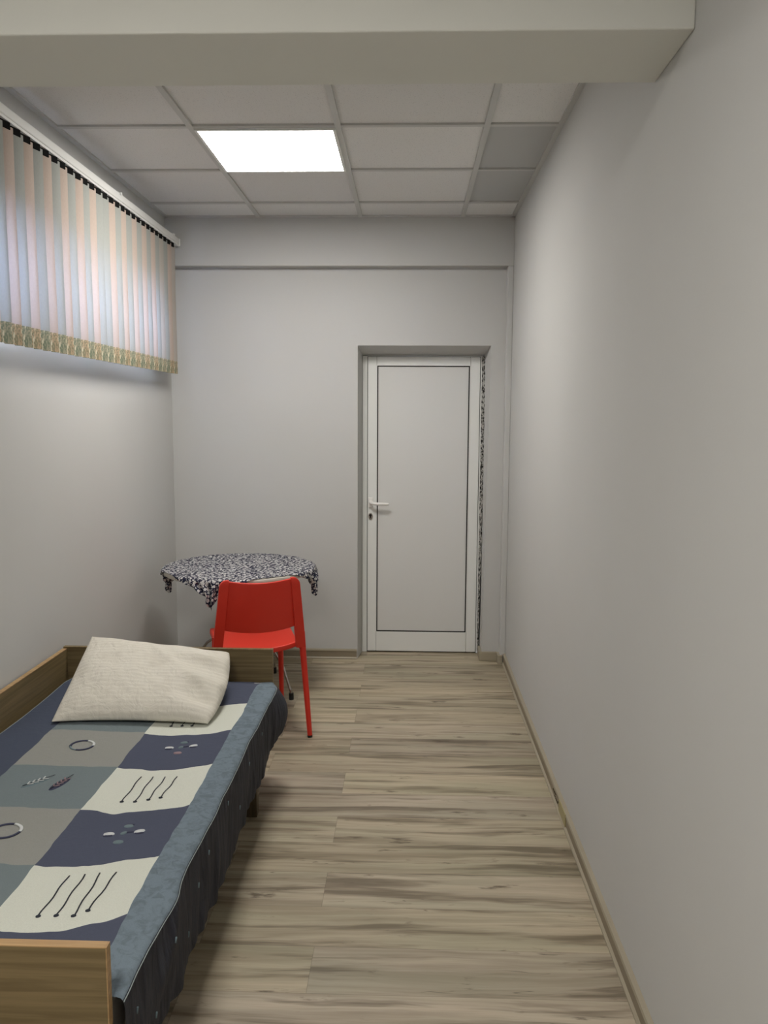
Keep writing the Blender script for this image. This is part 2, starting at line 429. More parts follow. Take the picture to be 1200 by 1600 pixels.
# rough unfinished plaster edge beside the door frame
def rough_mat():
    n = N('crumbled_foam_and_plaster'); c = n.coord()
    v = n.noise(n.scale(c, (140, 140, 55)), 1.0, 4, 0.7)
    col = n.mix(n.ramp(v, 0.44, 0.56), (0.015, 0.015, 0.015, 1), (0.50, 0.49, 0.46, 1))
    n.bump(v, 0.8, 0.01)
    return n.fin(col, 0.95, 0.05)
bm = nb()
rng = random.Random(5); NZ = 150; prev = None
for k in range(NZ + 1):
    t = k / NZ; z = 0.02 + t * 1.872
    jag = lambda s: noise.noise(Vector((s, z * 26, 0))) * 0.007
    xa = 0.4475; xb = 0.455 + 0.020 * t + jag(1.3)
    row = [bm.verts.new((xa, 5.176 + jag(4), z)), bm.verts.new((xa + (xb - xa) * 0.5, 5.168 + jag(7) * 0.9, z)), bm.verts.new((xb, 5.160 + jag(2) * 0.5, z)), bm.verts.new((xb + 0.004, 5.20, z))]
    if prev:
        for a in range(3): bm.faces.new((prev[a], prev[a + 1], row[a + 1], row[a]))
    prev = row
struct('trim_7', bm, rough_mat())

# ------------------------------------------------------------------ door
door = root('door_1', (0.0, 5.185, 0.0), kind='structure')
y = 0.0
def dbox(name, mat, *a, bev=0.0015, parent=door): return link(name, boxm(*a, bev=bev), mat, parent)
# fixed frame: slim strips round the leaf
bm = nb()
box(bm, -0.296, -0.266, -0.004, 0.06, 0.0, 1.897, bev=0.002)
box(bm, 0.4405, 0.4515, -0.004, 0.06, 0.0, 1.897, bev=0.002)
box(bm, -0.266, 0.4405, 0.004, 0.06, 1.893, 1.899, bev=0.001)
link('door_frame', bm, M_white, door)
link('gap_seal', boxm(-0.2665, 0.441, 0.010, 0.05, 0.0, 1.894), M_gasket, door)
leaf = link('door_leaf', (lambda b: (box(b, -0.2625, -0.2075, -0.010, 0.035, 0.008, 1.890, bev=0.003),
                                     box(b, 0.3765, 0.4370, -0.010, 0.035, 0.008, 1.890, bev=0.003),
                                     box(b, -0.2065, 0.3755, -0.010, 0.035, 1.838, 1.890, bev=0.003),
                                     box(b, -0.2065, 0.3755, -0.010, 0.035, 0.008, 0.138, bev=0.003), b)[-1])(nb()), M_white, door)
# beading inside the stiles
bm = nb()
box(bm, -0.2080, -0.2040, -0.013, 0.0, 0.136, 1.840, bev=0.001)
box(bm, 0.3730, 0.3770, -0.013, 0.0, 0.136, 1.840, bev=0.001)
box(bm, -0.2080, 0.3770, -0.013, 0.0, 1.836, 1.840, bev=0.001)
link('glazing_bead', bm, M_white, leaf)
bm = nb()
box(bm, -0.2045, -0.1975, -0.0095, 0.0, 0.138, 1.837)
box(bm, 0.3658, 0.3735, -0.0095, 0.0, 0.138, 1.837)
box(bm, -0.2045, 0.3735, -0.0092, 0.0, 1.830, 1.837)
box(bm, -0.2045, 0.3735, -0.0092, 0.0, 0.138, 0.145)
link('gasket', bm, M_gasket, leaf)
link('door_panel', boxm(-0.203, 0.372, -0.006, 0.02, 0.139, 1.836), M_dpanel, leaf)
# handle: rose and lever
bm = nb()
pts = [(-0.243, -0.012, 0.984), (-0.243, -0.040, 0.980), (-0.236, -0.050, 0.977), (-0.215, -0.054, 0.973), (-0.185, -0.054, 0.972), (-0.150, -0.053, 0.972), (-0.128, -0.050, 0.972)]
tube(bm, pts, [0.010, 0.010, 0.010, 0.0095, 0.009, 0.0085, 0.007], 14)
handle = link('handle', bm, M_handle, door, smooth=True, auto=50)
bm = nb(); box(bm, -0.258, -0.228, -0.020, -0.009, 0.945, 1.010, bev=0.005, seg=3)
link('handle_rose', bm, M_handle, handle)
bm = nb()
tube(bm, [(-0.244, -0.009, 0.889), (-0.244, -0.016, 0.889)], 0.0145, 24)
for v in bm.verts: v.co.z = 0.889 + (v.co.z - 0.889) * 1.45
lock = link('lock_escutcheon', bm, M_steel, door, smooth=True, auto=40)
bm = nb()
tube(bm, [(-0.244, -0.014, 0.896), (-0.244, -0.0185, 0.896)], 0.0085, 20); box(bm, -0.2485, -0.2395, -0.0185, -0.014, 0.876, 0.896, bev=0.001)
link('keyhole', bm, M_black, lock)

# ------------------------------------------------------------------ window behind the blind
win = root('window_1', (XL - 0.14, WY0, WZ0), kind='structure')
L = WY1 - WY0; Hh = WZ1 - WZ0
bm = nb()
box(bm, -0.03, 0.03, 0, L, 0, 0.05, bev=0.003); box(bm, -0.03, 0.03, 0, L, Hh - 0.05, Hh, bev=0.003)
for k in range(4):
    yy = k * (L - 0.05) / 3; box(bm, -0.03, 0.03, yy, yy + 0.05, 0.05, Hh - 0.05, bev=0.003)
link('window_frame', bm, M_white, win)
def glass():
    n = N('window_glass'); t = n.t
    for x in list(t.nodes):
        if x.type != 'OUTPUT_MATERIAL': t.nodes.remove(x)
    out = t.nodes[0]; tr = t.nodes.new('ShaderNodeBsdfTransparent'); gl = t.nodes.new('ShaderNodeBsdfGlossy'); gl.inputs['Roughness'].default_value = 0.02
    fr = t.nodes.new('ShaderNodeFresnel'); mx = t.nodes.new('ShaderNodeMixShader')
    t.links.new(fr.outputs[0], mx.inputs[0]); t.links.new(tr.outputs[0], mx.inputs[1]); t.links.new(gl.outputs[0], mx.inputs[2]); t.links.new(mx.outputs[0], out.inputs[0])
    return n.m
M_glass = glass()
for k in range(3):
    yy = k * (L - 0.05) / 3
    link('pane', boxm(-0.004, 0.004, yy + 0.05, yy + (L - 0.05) / 3, 0.05, Hh - 0.05), M_glass, win)
link('window_sill', boxm(0.03, 0.139, 0, L, 0.0, 0.02, bev=0.003), M_white, win)

# ------------------------------------------------------------------ vertical blind
def slat_mat(name, base, trans):
    n = N(name); x = n.xyz(); c = n.coord()
    weave = n.noise(n.comb(n.math('MULTIPLY', x[0], 300.0), n.math('MULTIPLY', x[1], 300.0), n.math('MULTIPLY', x[2], 90.0)), 1.0, 3)
    band = n.math('LESS_THAN', x[2], -0.668)     # doubled hem with a leaf print
    leafn = n.noise(n.scale(c, (55, 55, 40)), 1.0, 3, 0.6, 1.5)
    bandc = n.mix(n.ramp(leafn, 0.46, 0.54), (base[0] * 0.50, base[1] * 0.56, base[2] * 0.42, 1), (base[0] * 0.95, base[1] * 0.86, base[2] * 0.66, 1))
    bandc = n.mix(n.ramp(n.noise(n.scale(c, (80, 80, 30)), 1.0, 2), 0.60, 0.66), bandc, (0.58, 0.53, 0.38, 1))
    col = n.mix(weave, tuple(v * 0.9 for v in base[:3]) + (1,), tuple(min(1, v * 1.06) for v in base[:3]) + (1,))
    col = n.mix(band, col, bandc)
    n.bump(weave, 0.25, 0.001)
    n.fin(col, 0.8, 0.1)
    tl = n.node('ShaderNodeBsdfTranslucent'); n.setin(tl.inputs['Color'], n.mix(band, trans, (0.16, 0.15, 0.10, 1)))
    mx = n.node('ShaderNodeMixShader'); mx.inputs[0].default_value = 0.028
    out = [q for q in n.t.nodes if q.type == 'OUTPUT_MATERIAL'][0]
    n.link(n.p.outputs[0], mx.inputs[1]); n.link(tl.outputs[0], mx.inputs[2]); n.link(mx.outputs[0], out.inputs[0])
    return n.m
M_slp = slat_mat('pink_beige_slat_fabric', (0.46, 0.375, 0.320, 1), (0.80, 0.70, 0.66, 1))
M_slg = slat_mat('grey_slat_fabric', (0.335, 0.345, 0.320, 1), (0.58, 0.61, 0.62, 1))
M_slm = slat_mat('pale_beige_slat_fabric', (0.41, 0.375, 0.335, 1), (0.66, 0.62, 0.60, 1))
blind = root('vertical_blind', (-1.385, 0, 0), 'vertical blind of pink and grey fabric slats hanging over the high window', 'window blind')
bm = nb()
box(bm, -0.018, 0.018, 2.30, 4.945, 2.522, 2.556, bev=0.004)
box(bm, -0.014, 0.014, 2.305, 4.94, 2.512, 2.523)
link('headrail', bm, M_rail, blind)
link('rail_end_cap', boxm(-0.020, 0.020, 4.943, 4.955, 2.514, 2.558, bev=0.003), M_white, blind)
for yy in (2.60, 3.95, 4.82):
    bm = nb(); box(bm, -0.074, 0.012, yy - 0.011, yy + 0.011, 2.556, 2.562, bev=0.001); box(bm, -0.074, -0.069, yy - 0.011, yy + 0.011, 2.556, 2.600, bev=0.001)
    box(bm, 0.005, 0.026, yy - 0.008, yy + 0.008, 2.548, 2.560, bev=0.002)
    link('bracket', bm, M_white, blind)
M_matt = plain('matt_black_plastic', (0.010, 0.010, 0.010, 1), 0.95, 0.05)
P = 0.0753; W2 = 0.0445
slat_mesh = {}
def slat_bm(kind):
    bm = nb(); nw, nz = 8, 10; g = []
    for j in range(nz + 1):
        z = -0.005 - 0.735 * j / nz; rowv = []
        for i in range(nw + 1):
            s = -1 + 2 * i / nw
            rowv.append(bm.verts.new((0.005 * (1 - s * s) + 0.0012 * math.sin(z * 9 + s), s * W2, z)))
        g.append(rowv)
    for j in range(nz):
        for i in range(nw): bm.faces.new((g[j][i], g[j][i + 1], g[j + 1][i + 1], g[j + 1][i]))
    return bm
kinds = {}
# slat k covers y from 2.83 + k*P; odd/even alternate pink and grey, with three greys together where the sequence slips
seq = {}
for k in range(-7, 28):
    yend = 2.905 + k * P
    if k <= 10: pink = (k % 2 == 0)
    else: pink = (k % 2 == 1) and k >= 13
    seq[k] = 'p' if pink else 'g'
seq[11] = 'g'; seq[12] = 'g'; seq[23] = 'm'; seq[24] = 'g'; seq[25] = 'p'; seq[26] = 'm'
rng = random.Random(11)
for k in range(-7, 27):
    yc = 2.905 + k * P - P / 2
    if yc > 4.93: break
    kd = seq[k]
    if kd not in kinds:
        o = link('slat', slat_bm(kd), {'p': M_slp, 'g': M_slg, 'm': M_slm}[kd], blind, smooth=True); kinds[kd] = o
    else:
        o = kinds[kd].copy(); COL.objects.link(o); o.parent = blind
    rz = math.radians(-14 + rng.uniform(-2.5, 2.5))
    o.location = (0.0, yc, 2.505); o.rotation_euler = (0, 0, rz)
    # carrier stem that holds the slat
    bm = nb(); box(bm, -0.0035, 0.0035, -0.024, 0.024, -0.016, 0.014, bev=0.001)
    if 'c' not in slat_mesh:
        c = link('slat_carrier', bm, M_matt, blind); slat_mesh['c'] = c
    else:
        bm.free(); c = slat_mesh['c'].copy(); COL.objects.link(c); c.parent = blind
    c.location = (0.004, yc, 2.504); c.rotation_euler = (0, 0, rz)

# ------------------------------------------------------------------ ceiling light panels
def emis(name, strength, col):
    n = N(name); n.p.inputs['Base Color'].default_value = (0.9, 0.9, 0.9, 1)
    n.p.inputs['Emission Color'].default_value = col; n.p.inputs['Emission Strength'].default_value = strength
    return n.m
def light_panel(x0, y0, strength, label):
    t = root('ceiling_light_panel', (x0 + T / 2, y0 + T / 2, H - 0.008), label, 'ceiling light')
    bm = nb(); h = 0.2885; f = 0.012
    box(bm, -h, h, -h, -h + f, -0.003, 0.010, bev=0.001); box(bm, -h, h, h - f, h, -0.003, 0.010, bev=0.001)
    box(bm, -h, -h + f, -h + f, h - f, -0.003, 0.010, bev=0.001); box(bm, h - f, h, -h + f, h - f, -0.003, 0.010, bev=0.001)
    link('frame', bm, M_white, t)
    h -= f
    link('diffuser', boxm(-h, h, -h, h, -0.001, 0.006), emis('lit_diffuser', strength, (1.0, 0.97, 0.92, 1)), t)
light_panel(GX, GY, PANEL, 'bright square white light panel set in the tiled ceiling grid beyond the beam')
light_panel(GX, GY - 6 * T, PANEL_REAR, 'second square white light panel in the ceiling behind the viewer')

# ------------------------------------------------------------------ bed
bed = root('bed', (-1.0, 2.34, 0.0), 'low single bed frame of olive-brown wood veneer standing along the left wall', 'bed')
def bl(name, bm, mat, **k):
    for v in bm.verts: v.co -= Vector((-1.0, 2.34, 0.0))
    return link(name, bm, mat, bed, **k)
HX0, HX1 = -1.446, -0.556
o = bl('headboard', boxm(HX0, HX1 - 0.009, 3.306, 3.326, 0.20, 0.552), M_wood)
e = bl('edge_band', (lambda b: (box(b, HX0, HX1 - 0.009, 3.3055, 3.3265, 0.552, 0.5545), box(b, HX1 - 0.009, HX1 - 0.0065, 3.3055, 3.3265, 0.20, 0.5545), b)[-1])(nb()), M_woodY); e.parent = o
o = bl('footboard', boxm(HX0, -0.5505, 1.384, 1.402, 0.12, 0.5485), M_wood)
e = bl('edge_band', (lambda b: (box(b, HX0, -0.5505, 1.3835, 1.4025, 0.5485, 0.5515, bev=0.0008), box(b, -0.5505, -0.5480, 1.3835, 1.4025, 0.12, 0.5515, bev=0.0008), b)[-1])(nb()), M_edge); e.parent = o
o = bl('back_panel', boxm(-1.448, -1.430, 1.403, 3.305, 0.20, 0.545), M_woodY)
e = bl('edge_band', boxm(-1.4485, -1.4295, 1.403, 3.305, 0.545, 0.548, bev=0.0008), M_edge); e.parent = o
bl('side_rail', boxm(-0.590, -0.572, 1.403, 3.305, 0.225, 0.335, bev=0.002), M_woodY)
bl('bed_base', boxm(-1.429, -0.591, 1.403, 3.305, 0.240, 0.300), M_woodY)
for lx, ly in ((-0.5905, 2.97), (-1.415, 2.97), (-0.5905, 1.62), (-1.415, 1.62)):
    bl('leg', boxm(lx - 0.021, lx + 0.021, ly - 0.021, ly + 0.021, 0.0, 0.24, bev=0.002), M_woodZ)
mt = bl('mattress', boxm(-1.412, -0.560, 1.412, 3.296, 0.300, 0.420, bev=0.02, seg=3), plain('striped_ticking', (0.45, 0.44, 0.42, 1), 0.9, 0.1))

# bedspread: top sheet with rounded edge and hanging side
SX0, SX1, SY0, SY1 = -1.405, -0.532, 1.409, 3.292
def top_z(x, y):
    n1 = noise.noise(Vector((x * 3.1, y * 2.3, 0.3))) * 0.0045 + noise.noise(Vector((x * 11, y * 7, 5.3))) * 0.0018
    edge = 0.0
    d = x - (SX1 - 0.10)
    if d > 0: edge += noise.noise(Vector((x * 14, y * 16, 2.0))) * 0.004
    l = (SX0 + 0.07) - x
    if l > 0: edge += 0.006 * math.sin(y * 6) * l / 0.07
    h = y - (SY1 - 0.08)
    if h > 0: edge -= h * 0.12
    return 0.4305 + n1 + edge
def seam_x(y):
    return SX1 + 0.007 * noise.noise(Vector((0, y * 4, 7))) - 0.022 * math.exp(-((y - 3.29) / 0.05) ** 2) + 0.009 * math.exp(-((y - 1.735) / 0.06) ** 2)
def hem_z(y):
    z = 0.195 + 0.012 * math.sin(y * 5.1) + 0.006 * math.sin(y * 13)
    if y > 2.9: z += (y - 2.9) / 0.4 * 0.075
    return z
bm = nb(); NY = 230; NXT = 90; NSD = 26
grid = []
for j in range(NY + 1):
    y = SY0 + (SY1 - SY0) * j / NY; row = []
    sx = seam_x(y)
    for i in range(NXT + 1):
        x = SX0 + (sx - 0.012 - SX0) * i / NXT
        row.append(bm.verts.new((x, y, top_z(x, y))))
    zt_ = top_z(sx - 0.012, y)
    row.append(bm.verts.new((sx - 0.005, y, zt_ - 0.002)))
    row.append(bm.verts.new((sx - 0.0005, y, zt_ - 0.007)))
    row.append(bm.verts.new((sx + 0.0015, y, zt_ - 0.012)))
    hz = hem_z(y)
    for k in range(1, NSD + 1):
        t = k / NSD
        z = (zt_ - 0.012) * (1 - t) + hz * t
        amp = 0.003 + 0.008 * t
        fold = amp * (noise.noise(Vector((y * 17 + 0.7 * t, t * 0.9, 3))) + 0.35 * noise.noise(Vector((y * 42 + 1.5 * t, t * 2, 9))))
        fold += 0.010 * math.exp(-((y - 1.72 + 0.16 * t) / 0.035) ** 2) * math.sin(math.pi * min(1, t * 1.4))
        x = sx + 0.002 + fold + 0.004 * math.sin(t * 3.0)
        # the corner by the headboard puffs outward
        x += 0.040 * math.exp(-((y - 3.24) / 0.11) ** 2) * math.sin(math.pi * min(1.0, t * 0.75 + 0.05))
        x = max(x, -0.556)
        yy = y + (0.028 * math.exp(-((y - 3.30) / 0.05) ** 2) * math.sin(math.pi * t) if HX1 < x else 0)
        row.append(bm.verts.new((x, yy, z)))
    grid.append(row)
nc = len(grid[0])
for j in range(NY):
    for i in range(nc - 1):
        f = bm.faces.new((grid[j][i], grid[j][i + 1], grid[j + 1][i + 1], grid[j + 1][i])); f.smooth = True
        f.material_index = 0 if i < NXT + 2 else 1
# pale seams along both long edges
def seam(bm, pts, r, mi): tube(bm, pts, r, 5, mi)
seam(bm, [(seam_x(y) + 0.0015, y, top_z(seam_x(y) - 0.012, y) - 0.0095) for y in [SY0 + (SY1 - SY0) * k / 160 for k in range(161)]], 0.0012, 2)
seam(bm, [(SX0 + 0.001, y, top_z(SX0, y) + 0.001) for y in [SY0 + (SY1 - SY0) * k / 100 for k in range(101)]], 0.0013, 2)
# applique motifs, laid on the surface
def ribbon(pts, w, mi, lift=0.0016):
    P3 = [Vector((x, y, top_z(x, y) + lift)) for x, y in pts]
    tube(bm, P3, w, 6, mi, flat=0.45)
def patch(cx, cy, rx, ry, ang, mi, lift=0.003, n=18, point=0.0):
    c, s = math.cos(ang), math.sin(ang)
    def at(a, b, zl):
        x = cx + a * c - b * s; y = cy + a * s + b * c
        return bm.verts.new((x, y, top_z(x, y) + zl))
    cen = at(0, 0, lift)
    ring = []; low = []
    for k in range(n):
        th = 2 * math.pi * k / n
        pr = 1 - point * (abs(math.sin(th)) ** 0.5) * 0.35
        ring.append(at(rx * math.cos(th) * 0.9, ry * math.sin(th) * 0.9 * pr, lift * 0.8)); low.append(at(rx * math.cos(th), ry * math.sin(th) * pr, -0.001))
    for k in range(n):
        q = (k + 1) % n
        f = bm.faces.new((cen, ring[k], ring[q])); f.material_index = mi; f.smooth = True
        f = bm.faces.new((ring[k], low[k], low[q], ring[q])); f.material_index = mi; f.smooth = True
def arc(cx, cy, r, a0, a1, n=12): return [(cx + r * math.cos(math.radians(a0 + (a1 - a0) * k / n)), cy + r * math.sin(math.radians(a0 + (a1 - a0) * k / n))) for k in range(n + 1)]
for cx, cy in ((-1.078, 2.579), (-1.053, 2.012)):
    ribbon(arc(cx, cy, 0.037, 80, 200), 0.0045, 4); ribbon(arc(cx, cy, 0.037, 200, 260), 0.0035, 6)
    ribbon(arc(cx, cy, 0.037, 260, 355), 0.0045, 4); ribbon(arc(cx, cy, 0.037, -5, 80), 0.0048, 5)
for cx, cy in ((-0.746, 2.581), (-0.738, 2.011)):
    patch(cx - 0.040, cy - 0.002, 0.015, 0.0085, 0.1, 5); patch(cx + 0.036, cy + 0.013, 0.015, 0.0085, 0.5, 5)
    patch(cx - 0.002, cy + 0.040, 0.013, 0.008, 0.1, 6); patch(cx - 0.001, cy - 0.043, 0.014, 0.009, 0.1, 7 if cy > 2.3 else 6)
    patch(cx - 0.003, cy + 0.003, 0.010, 0.007, 0.8, 6, 0.0025)
    for a, b in ((-0.040, -0.011), (0.038, 0.004), (-0.001, 0.047), (0.010, 0.008)): patch(cx + a, cy + b, 0.013, 0.004, 0.2, 4, 0.0022)  # navy slivers colour in the dark shadows beside the petals
# leaves
def leafm(cx, cy, ang, base, vein, L=0.046, w=0.017):
    patch(cx, cy, L, w, ang, base, 0.003, 22, 0.5)
    d = (math.cos(ang), math.sin(ang)); nrm = (-d[1], d[0])
    ribbon([(cx + d[0] * t, cy + d[1] * t) for t in (-L * 0.85, 0, L * 1.35)], 0.0016, 3, 0.0045)
    for t in (-0.55, -0.2, 0.15, 0.5):
        for sg in (-1, 1):
            ribbon([(cx + d[0] * L * t, cy + d[1] * L * t), (cx + d[0] * L * (t + 0.3) + nrm[0] * sg * w * 0.62, cy + d[1] * L * (t + 0.3) + nrm[1] * sg * w * 0.62)], 0.0022, vein, 0.0045)
leafm(-1.108, 2.302, math.radians(52), 6, 5)
leafm(-1.032, 2.295, math.radians(74), 4, 7)
# stems with small buds
for x0, x1, ya, yb2 in ((-0.809, -0.807, 2.192, 2.354), (-0.771, -0.771, 2.193, 2.356), (-0.737, -0.732, 2.206, 2.357), (-0.706, -0.697, 2.220, 2.359),
                        (-0.804, -0.801, 1.654, 1.810), (-0.765, -0.765, 1.656, 1.817), (-0.726, -0.730, 1.655, 1.824), (-0.702, -0.693, 1.675, 1.828),
                        (-0.834, -0.832, 2.762, 2.92), (-0.795, -0.793, 2.764, 2.92), (-0.76, -0.757, 2.765, 2.92)):
    n_ = 9
    ribbon([(x0 + (x1 - x0) * k / n_ + 0.0018 * math.sin(k * 1.1 + x0 * 50), ya + (yb2 - ya) * k / n_) for k in range(n_ + 1)], 0.0017, 3)
    patch(x0, ya, 0.006, 0.0045, 0.3, 3, 0.003, 12)
# light flecks embroidered on the side
for yy, zz in ((2.298, 0.385), (2.04, 0.372), (1.95, 0.335), (1.694, 0.36), (1.476, 0.36), (2.62, 0.36), (2.85, 0.37), (1.58, 0.27), (1.85, 0.27), (2.45, 0.29)):
    t = (0.42 - zz) / 0.22; i = min(range(NXT + 4, nc), key=lambda q: abs(grid[int((yy - SY0) / (SY1 - SY0) * NY)][q].co.z - zz))
    p = grid[int((yy - SY0) / (SY1 - SY0) * NY)][i].co
    tube(bm, [(p.x + 0.001, p.y - 0.001, p.z - 0.006), (p.x + 0.0015, p.y + 0.002, p.z + 0.006)], 0.0022, 6, 6)
spread = link('bedspread', bm, [M_spread, M_side, M_piping, M_thread_dark, M_thread_navy_and_shadow, M_thread_white, M_thread_teal, M_thread_pink])
tag(spread, 'patchwork bedspread in navy, cream, grey and blue-grey squares covering the bed', 'bedspread')

# pillow: rectangle of cloth puffed between four corners, leaning on the headboard
A = Vector((-1.262, 2.752, 0.440)); B = Vector((-0.700, 2.757, 0.440)); Cc = Vector((-0.722, 3.215, 0.566)); D = Vector((-1.288, 3.215, 0.628))
bm = nb(); nu, nv = 64, 48
uvl = bm.loops.layers.uv.new('UVMap')
def pil(u, v, side):
    s = (u + 1) / 2; t = (v + 1) / 2
    # slightly concave outline between the corners
    p = A * (1 - s) * (1 - t) + B * s * (1 - t) + Cc * s * t + D * (1 - s) * t
    p += (A + B - Cc - D).normalized() * -0.016 * (1 - u * u) * v * -1
    p.x += (0.030 * u if u > 0 else 0.004) * (1 - v * v)
    th = ((1 - abs(u) ** 2.6) * (1 - abs(v) ** 2.6))
    th = max(th, 0) ** (0.55 - 0.13 * max(u, 0))
    nrm = (B - A).cross(D - A).normalized()
    wr = noise.noise(Vector((u * 2.3, v * 2.0, 1.0))) * 0.014
    r = max(0.0, u - 0.25)
    wr += r * 0.036 * math.sin(v * 9.0 + u * 3.0 + 1.0) + r * 0.008 * math.sin(v * 21 + u * 6)
    wr += 0.010 * math.exp(-((u + v * 0.8 - 0.55) / 0.10) ** 2)
    wr += noise.noise(Vector((u * 7, v * 6, 4.0))) * 0.004
    if side > 0: q = p + nrm * (0.066 * th + wr * th)
    else: q = p - nrm * (0.060 * th)
    q.z = max(q.z, 0.4405 + 0.0005)
    q.y = min(q.y, 3.300)
    return q
tops = [[bm.verts.new(pil(-1 + 2 * i / nu, -1 + 2 * j / nv, 1)) for i in range(nu + 1)] for j in range(nv + 1)]
bots = [[tops[j][i] if (i in (0, nu) or j in (0, nv)) else bm.verts.new(pil(-1 + 2 * i / nu, -1 + 2 * j / nv, -1)) for i in range(nu + 1)] for j in range(nv + 1)]
for g, rev in ((tops, False), (bots, True)):
    for j in range(nv):
        for i in range(nu):
            vs = [(i, j), (i + 1, j), (i + 1, j + 1), (i, j + 1)]
            if rev: vs.reverse()
            f = bm.faces.new([g[b][a] for a, b in vs]); f.smooth = True
            for l, (a, b) in zip(f.loops, vs): l[uvl].uv = (a / nu, b / nv)
pillow = link('pillow', bm, M_pillow)
tag(pillow, 'cream pillow in a faintly striped case leaning against the headboard', 'pillow')
pillow.modifiers.new('s', 'SUBSURF').render_levels = 1

# ------------------------------------------------------------------ table and cloth
TX, TY, TZ, TR = -0.925, 4.405, 0.700, 0.405
table = root('round_table', (TX, TY, 0), 'small round table on thin chrome legs in the far left corner, under a patterned cloth', 'table')
bm = nb(); tube(bm, [(0, 0, TZ - 0.024), (0, 0, TZ - 0.021), (0, 0, TZ - 0.003), (0, 0, TZ)], [TR - 0.003, TR, TR, TR - 0.003], 72, up=Vector((0, 1, 0)))
link('tabletop', bm, M_ttop, table)
for k in range(4):
    a = math.radians(-26 + 92.5 * k)
    d = Vector((math.cos(a), math.sin(a), 0))
    pt = lambda r, z: d * r + Vector((0, 0, z))
    bm = nb(); tube(bm, [pt(0.045, TZ - 0.026), pt(0.045, 0.47), pt(0.055, 0.42), pt(0.070, 0.375), pt(0.135, 0.305), pt(0.225, 0.245), pt(0.275, 0.185), pt(0.305, 0.11), pt(0.325, 0.055)], 0.0075, 12)
    tube(bm, [pt(0.325, 0.058), pt(0.330, 0.045)], 0.0078, 12)
    tube(bm, [pt(0.330, 0.055), pt(0.332, 0.030)], 0.0085, 12)
    lg = link('leg', bm, M_chrome, table, smooth=True, auto=50)
    bm = nb(); tube(bm, [pt(0.332, 0.036), pt(0.333, 0.0)], 0.0135, 14, up=Vector((0, 1, 0)))
    link('foot', bm, M_black, lg, smooth=True, auto=50)
bm = nb(); n_ = 40
tube(bm, [(0.057 * math.cos(2 * math.pi * k / n_), 0.057 * math.sin(2 * math.pi * k / n_), 0.47) for k in range(n_ + 1)], 0.006, 8)
link('leg_ring', bm, M_chrome, table, smooth=True)

HS = 0.402; ca = math.radians(-8 + 45)
bm = nb(); n_ = 110; g = []
for j in range(n_ + 1):
    row = []
    for i in range(n_ + 1):
        a = (-1 + 2 * i / n_) * HS; b = (-1 + 2 * j / n_) * HS
        x = a * math.cos(ca) - b * math.sin(ca); y = a * math.sin(ca) + b * math.cos(ca)
        x -= 0.010; y += 0.006
        r = math.hypot(x, y); th = math.atan2(y, x)
        if r <= TR: p = Vector((x, y, 0.0025 + 0.0008 * noise.noise(Vector((x * 12, y * 12, 0)))))
        else:
            e = r - TR; bend = 0.016
            if e < bend: rr = TR + 0.012 * math.sin(e / bend * math.pi / 2); zz = -0.014 * (1 - math.cos(e / bend * math.pi / 2))
            else:
                rr = TR + 0.012 + 0.03 * (e - bend); zz = -0.014 - (e - bend) * 1.0
            # the hanging corner gathers into folds
            cn = round((th - math.radians(-8)) / (math.pi / 2)) * math.pi / 2 + math.radians(-8)
            off = (th - cn); lat = math.sin(off) * r
            k = max(0, e - bend)
            narrow = 1 - 0.55 * min(1, k / 0.06)
            lat2 = lat * narrow; rr += 0.016 * math.sin(lat * 95) * min(1, k / 0.04)
            base = Vector((math.cos(cn), math.sin(cn), 0)); side = Vector((-base.y, base.x, 0))
            fwd = math.sqrt(max(rr * rr - lat2 * lat2, 0))
            p = base * fwd + side * lat2 + Vector((0, 0, zz + 0.0025))
        row.append(bm.verts.new(p))
    g.append(row)
for j in range(n_):
    for i in range(n_):
        f = bm.faces.new((g[j][i], g[j][i + 1], g[j + 1][i + 1], g[j + 1][i])); f.smooth = True
tc = link('tablecloth', bm, M_cloth); tc.location = (TX, TY, TZ + 0.0005)
tag(tc, 'square navy tablecloth with dense white floral print draped over the round table', 'tablecloth')
sm = tc.modifiers.new('t', 'SOLIDIFY'); sm.thickness = 0.0015; sm.offset = 1

# ------------------------------------------------------------------ chair (local: sits facing +y)
ch = root('chair', (-0.757, 3.918, 0), 'red plastic chair with solid backrest pulled up to the round table', 'chair', rz=math.radians(18))
# seat shell
bm = nb(); nu, nv = 28, 24; g = []; gl = []
def seat_pt(u, v):
    hw = 0.203 - 0.016 * (1 - v) * 0.5
    x = u * hw; 
    yrear = -0.165 - 0.022 * (1 - u * u); yfront = 0.225 + 0.018 * (1 - u * u)
    y = yrear + (yfront - yrear) * (v + 1) / 2
    z = 0.447 - 0.014 * (1 - u * u) * (1 - 0.4 * v) - 0.012 * max(0, v - 0.75) * 4 * 0.5
    cr = max(0, abs(u) + abs(v) - 1.75); x *= 1 - 0.12 * cr; y = y * (1 - 0.10 * cr)
    return Vector((x, y, z))
for j in range(nv + 1):
    g.append([bm.verts.new(seat_pt(-1 + 2 * i / nu, -1 + 2 * j / nv)) for i in range(nu + 1)])
for j in range(nv):
    for i in range(nu): bm.faces.new((g[j][i], g[j][i + 1], g[j + 1][i + 1], g[j + 1][i]))
seat = link('seat', bm, M_red, ch, smooth=True, auto=60)
s_ = seat.modifiers.new('t', 'SOLIDIFY'); s_.thickness = 0.026; s_.offset = -1
b_ = seat.modifiers.new('b', 'BEVEL'); b_.width = 0.006; b_.segments = 3; b_.limit_method = 'ANGLE'
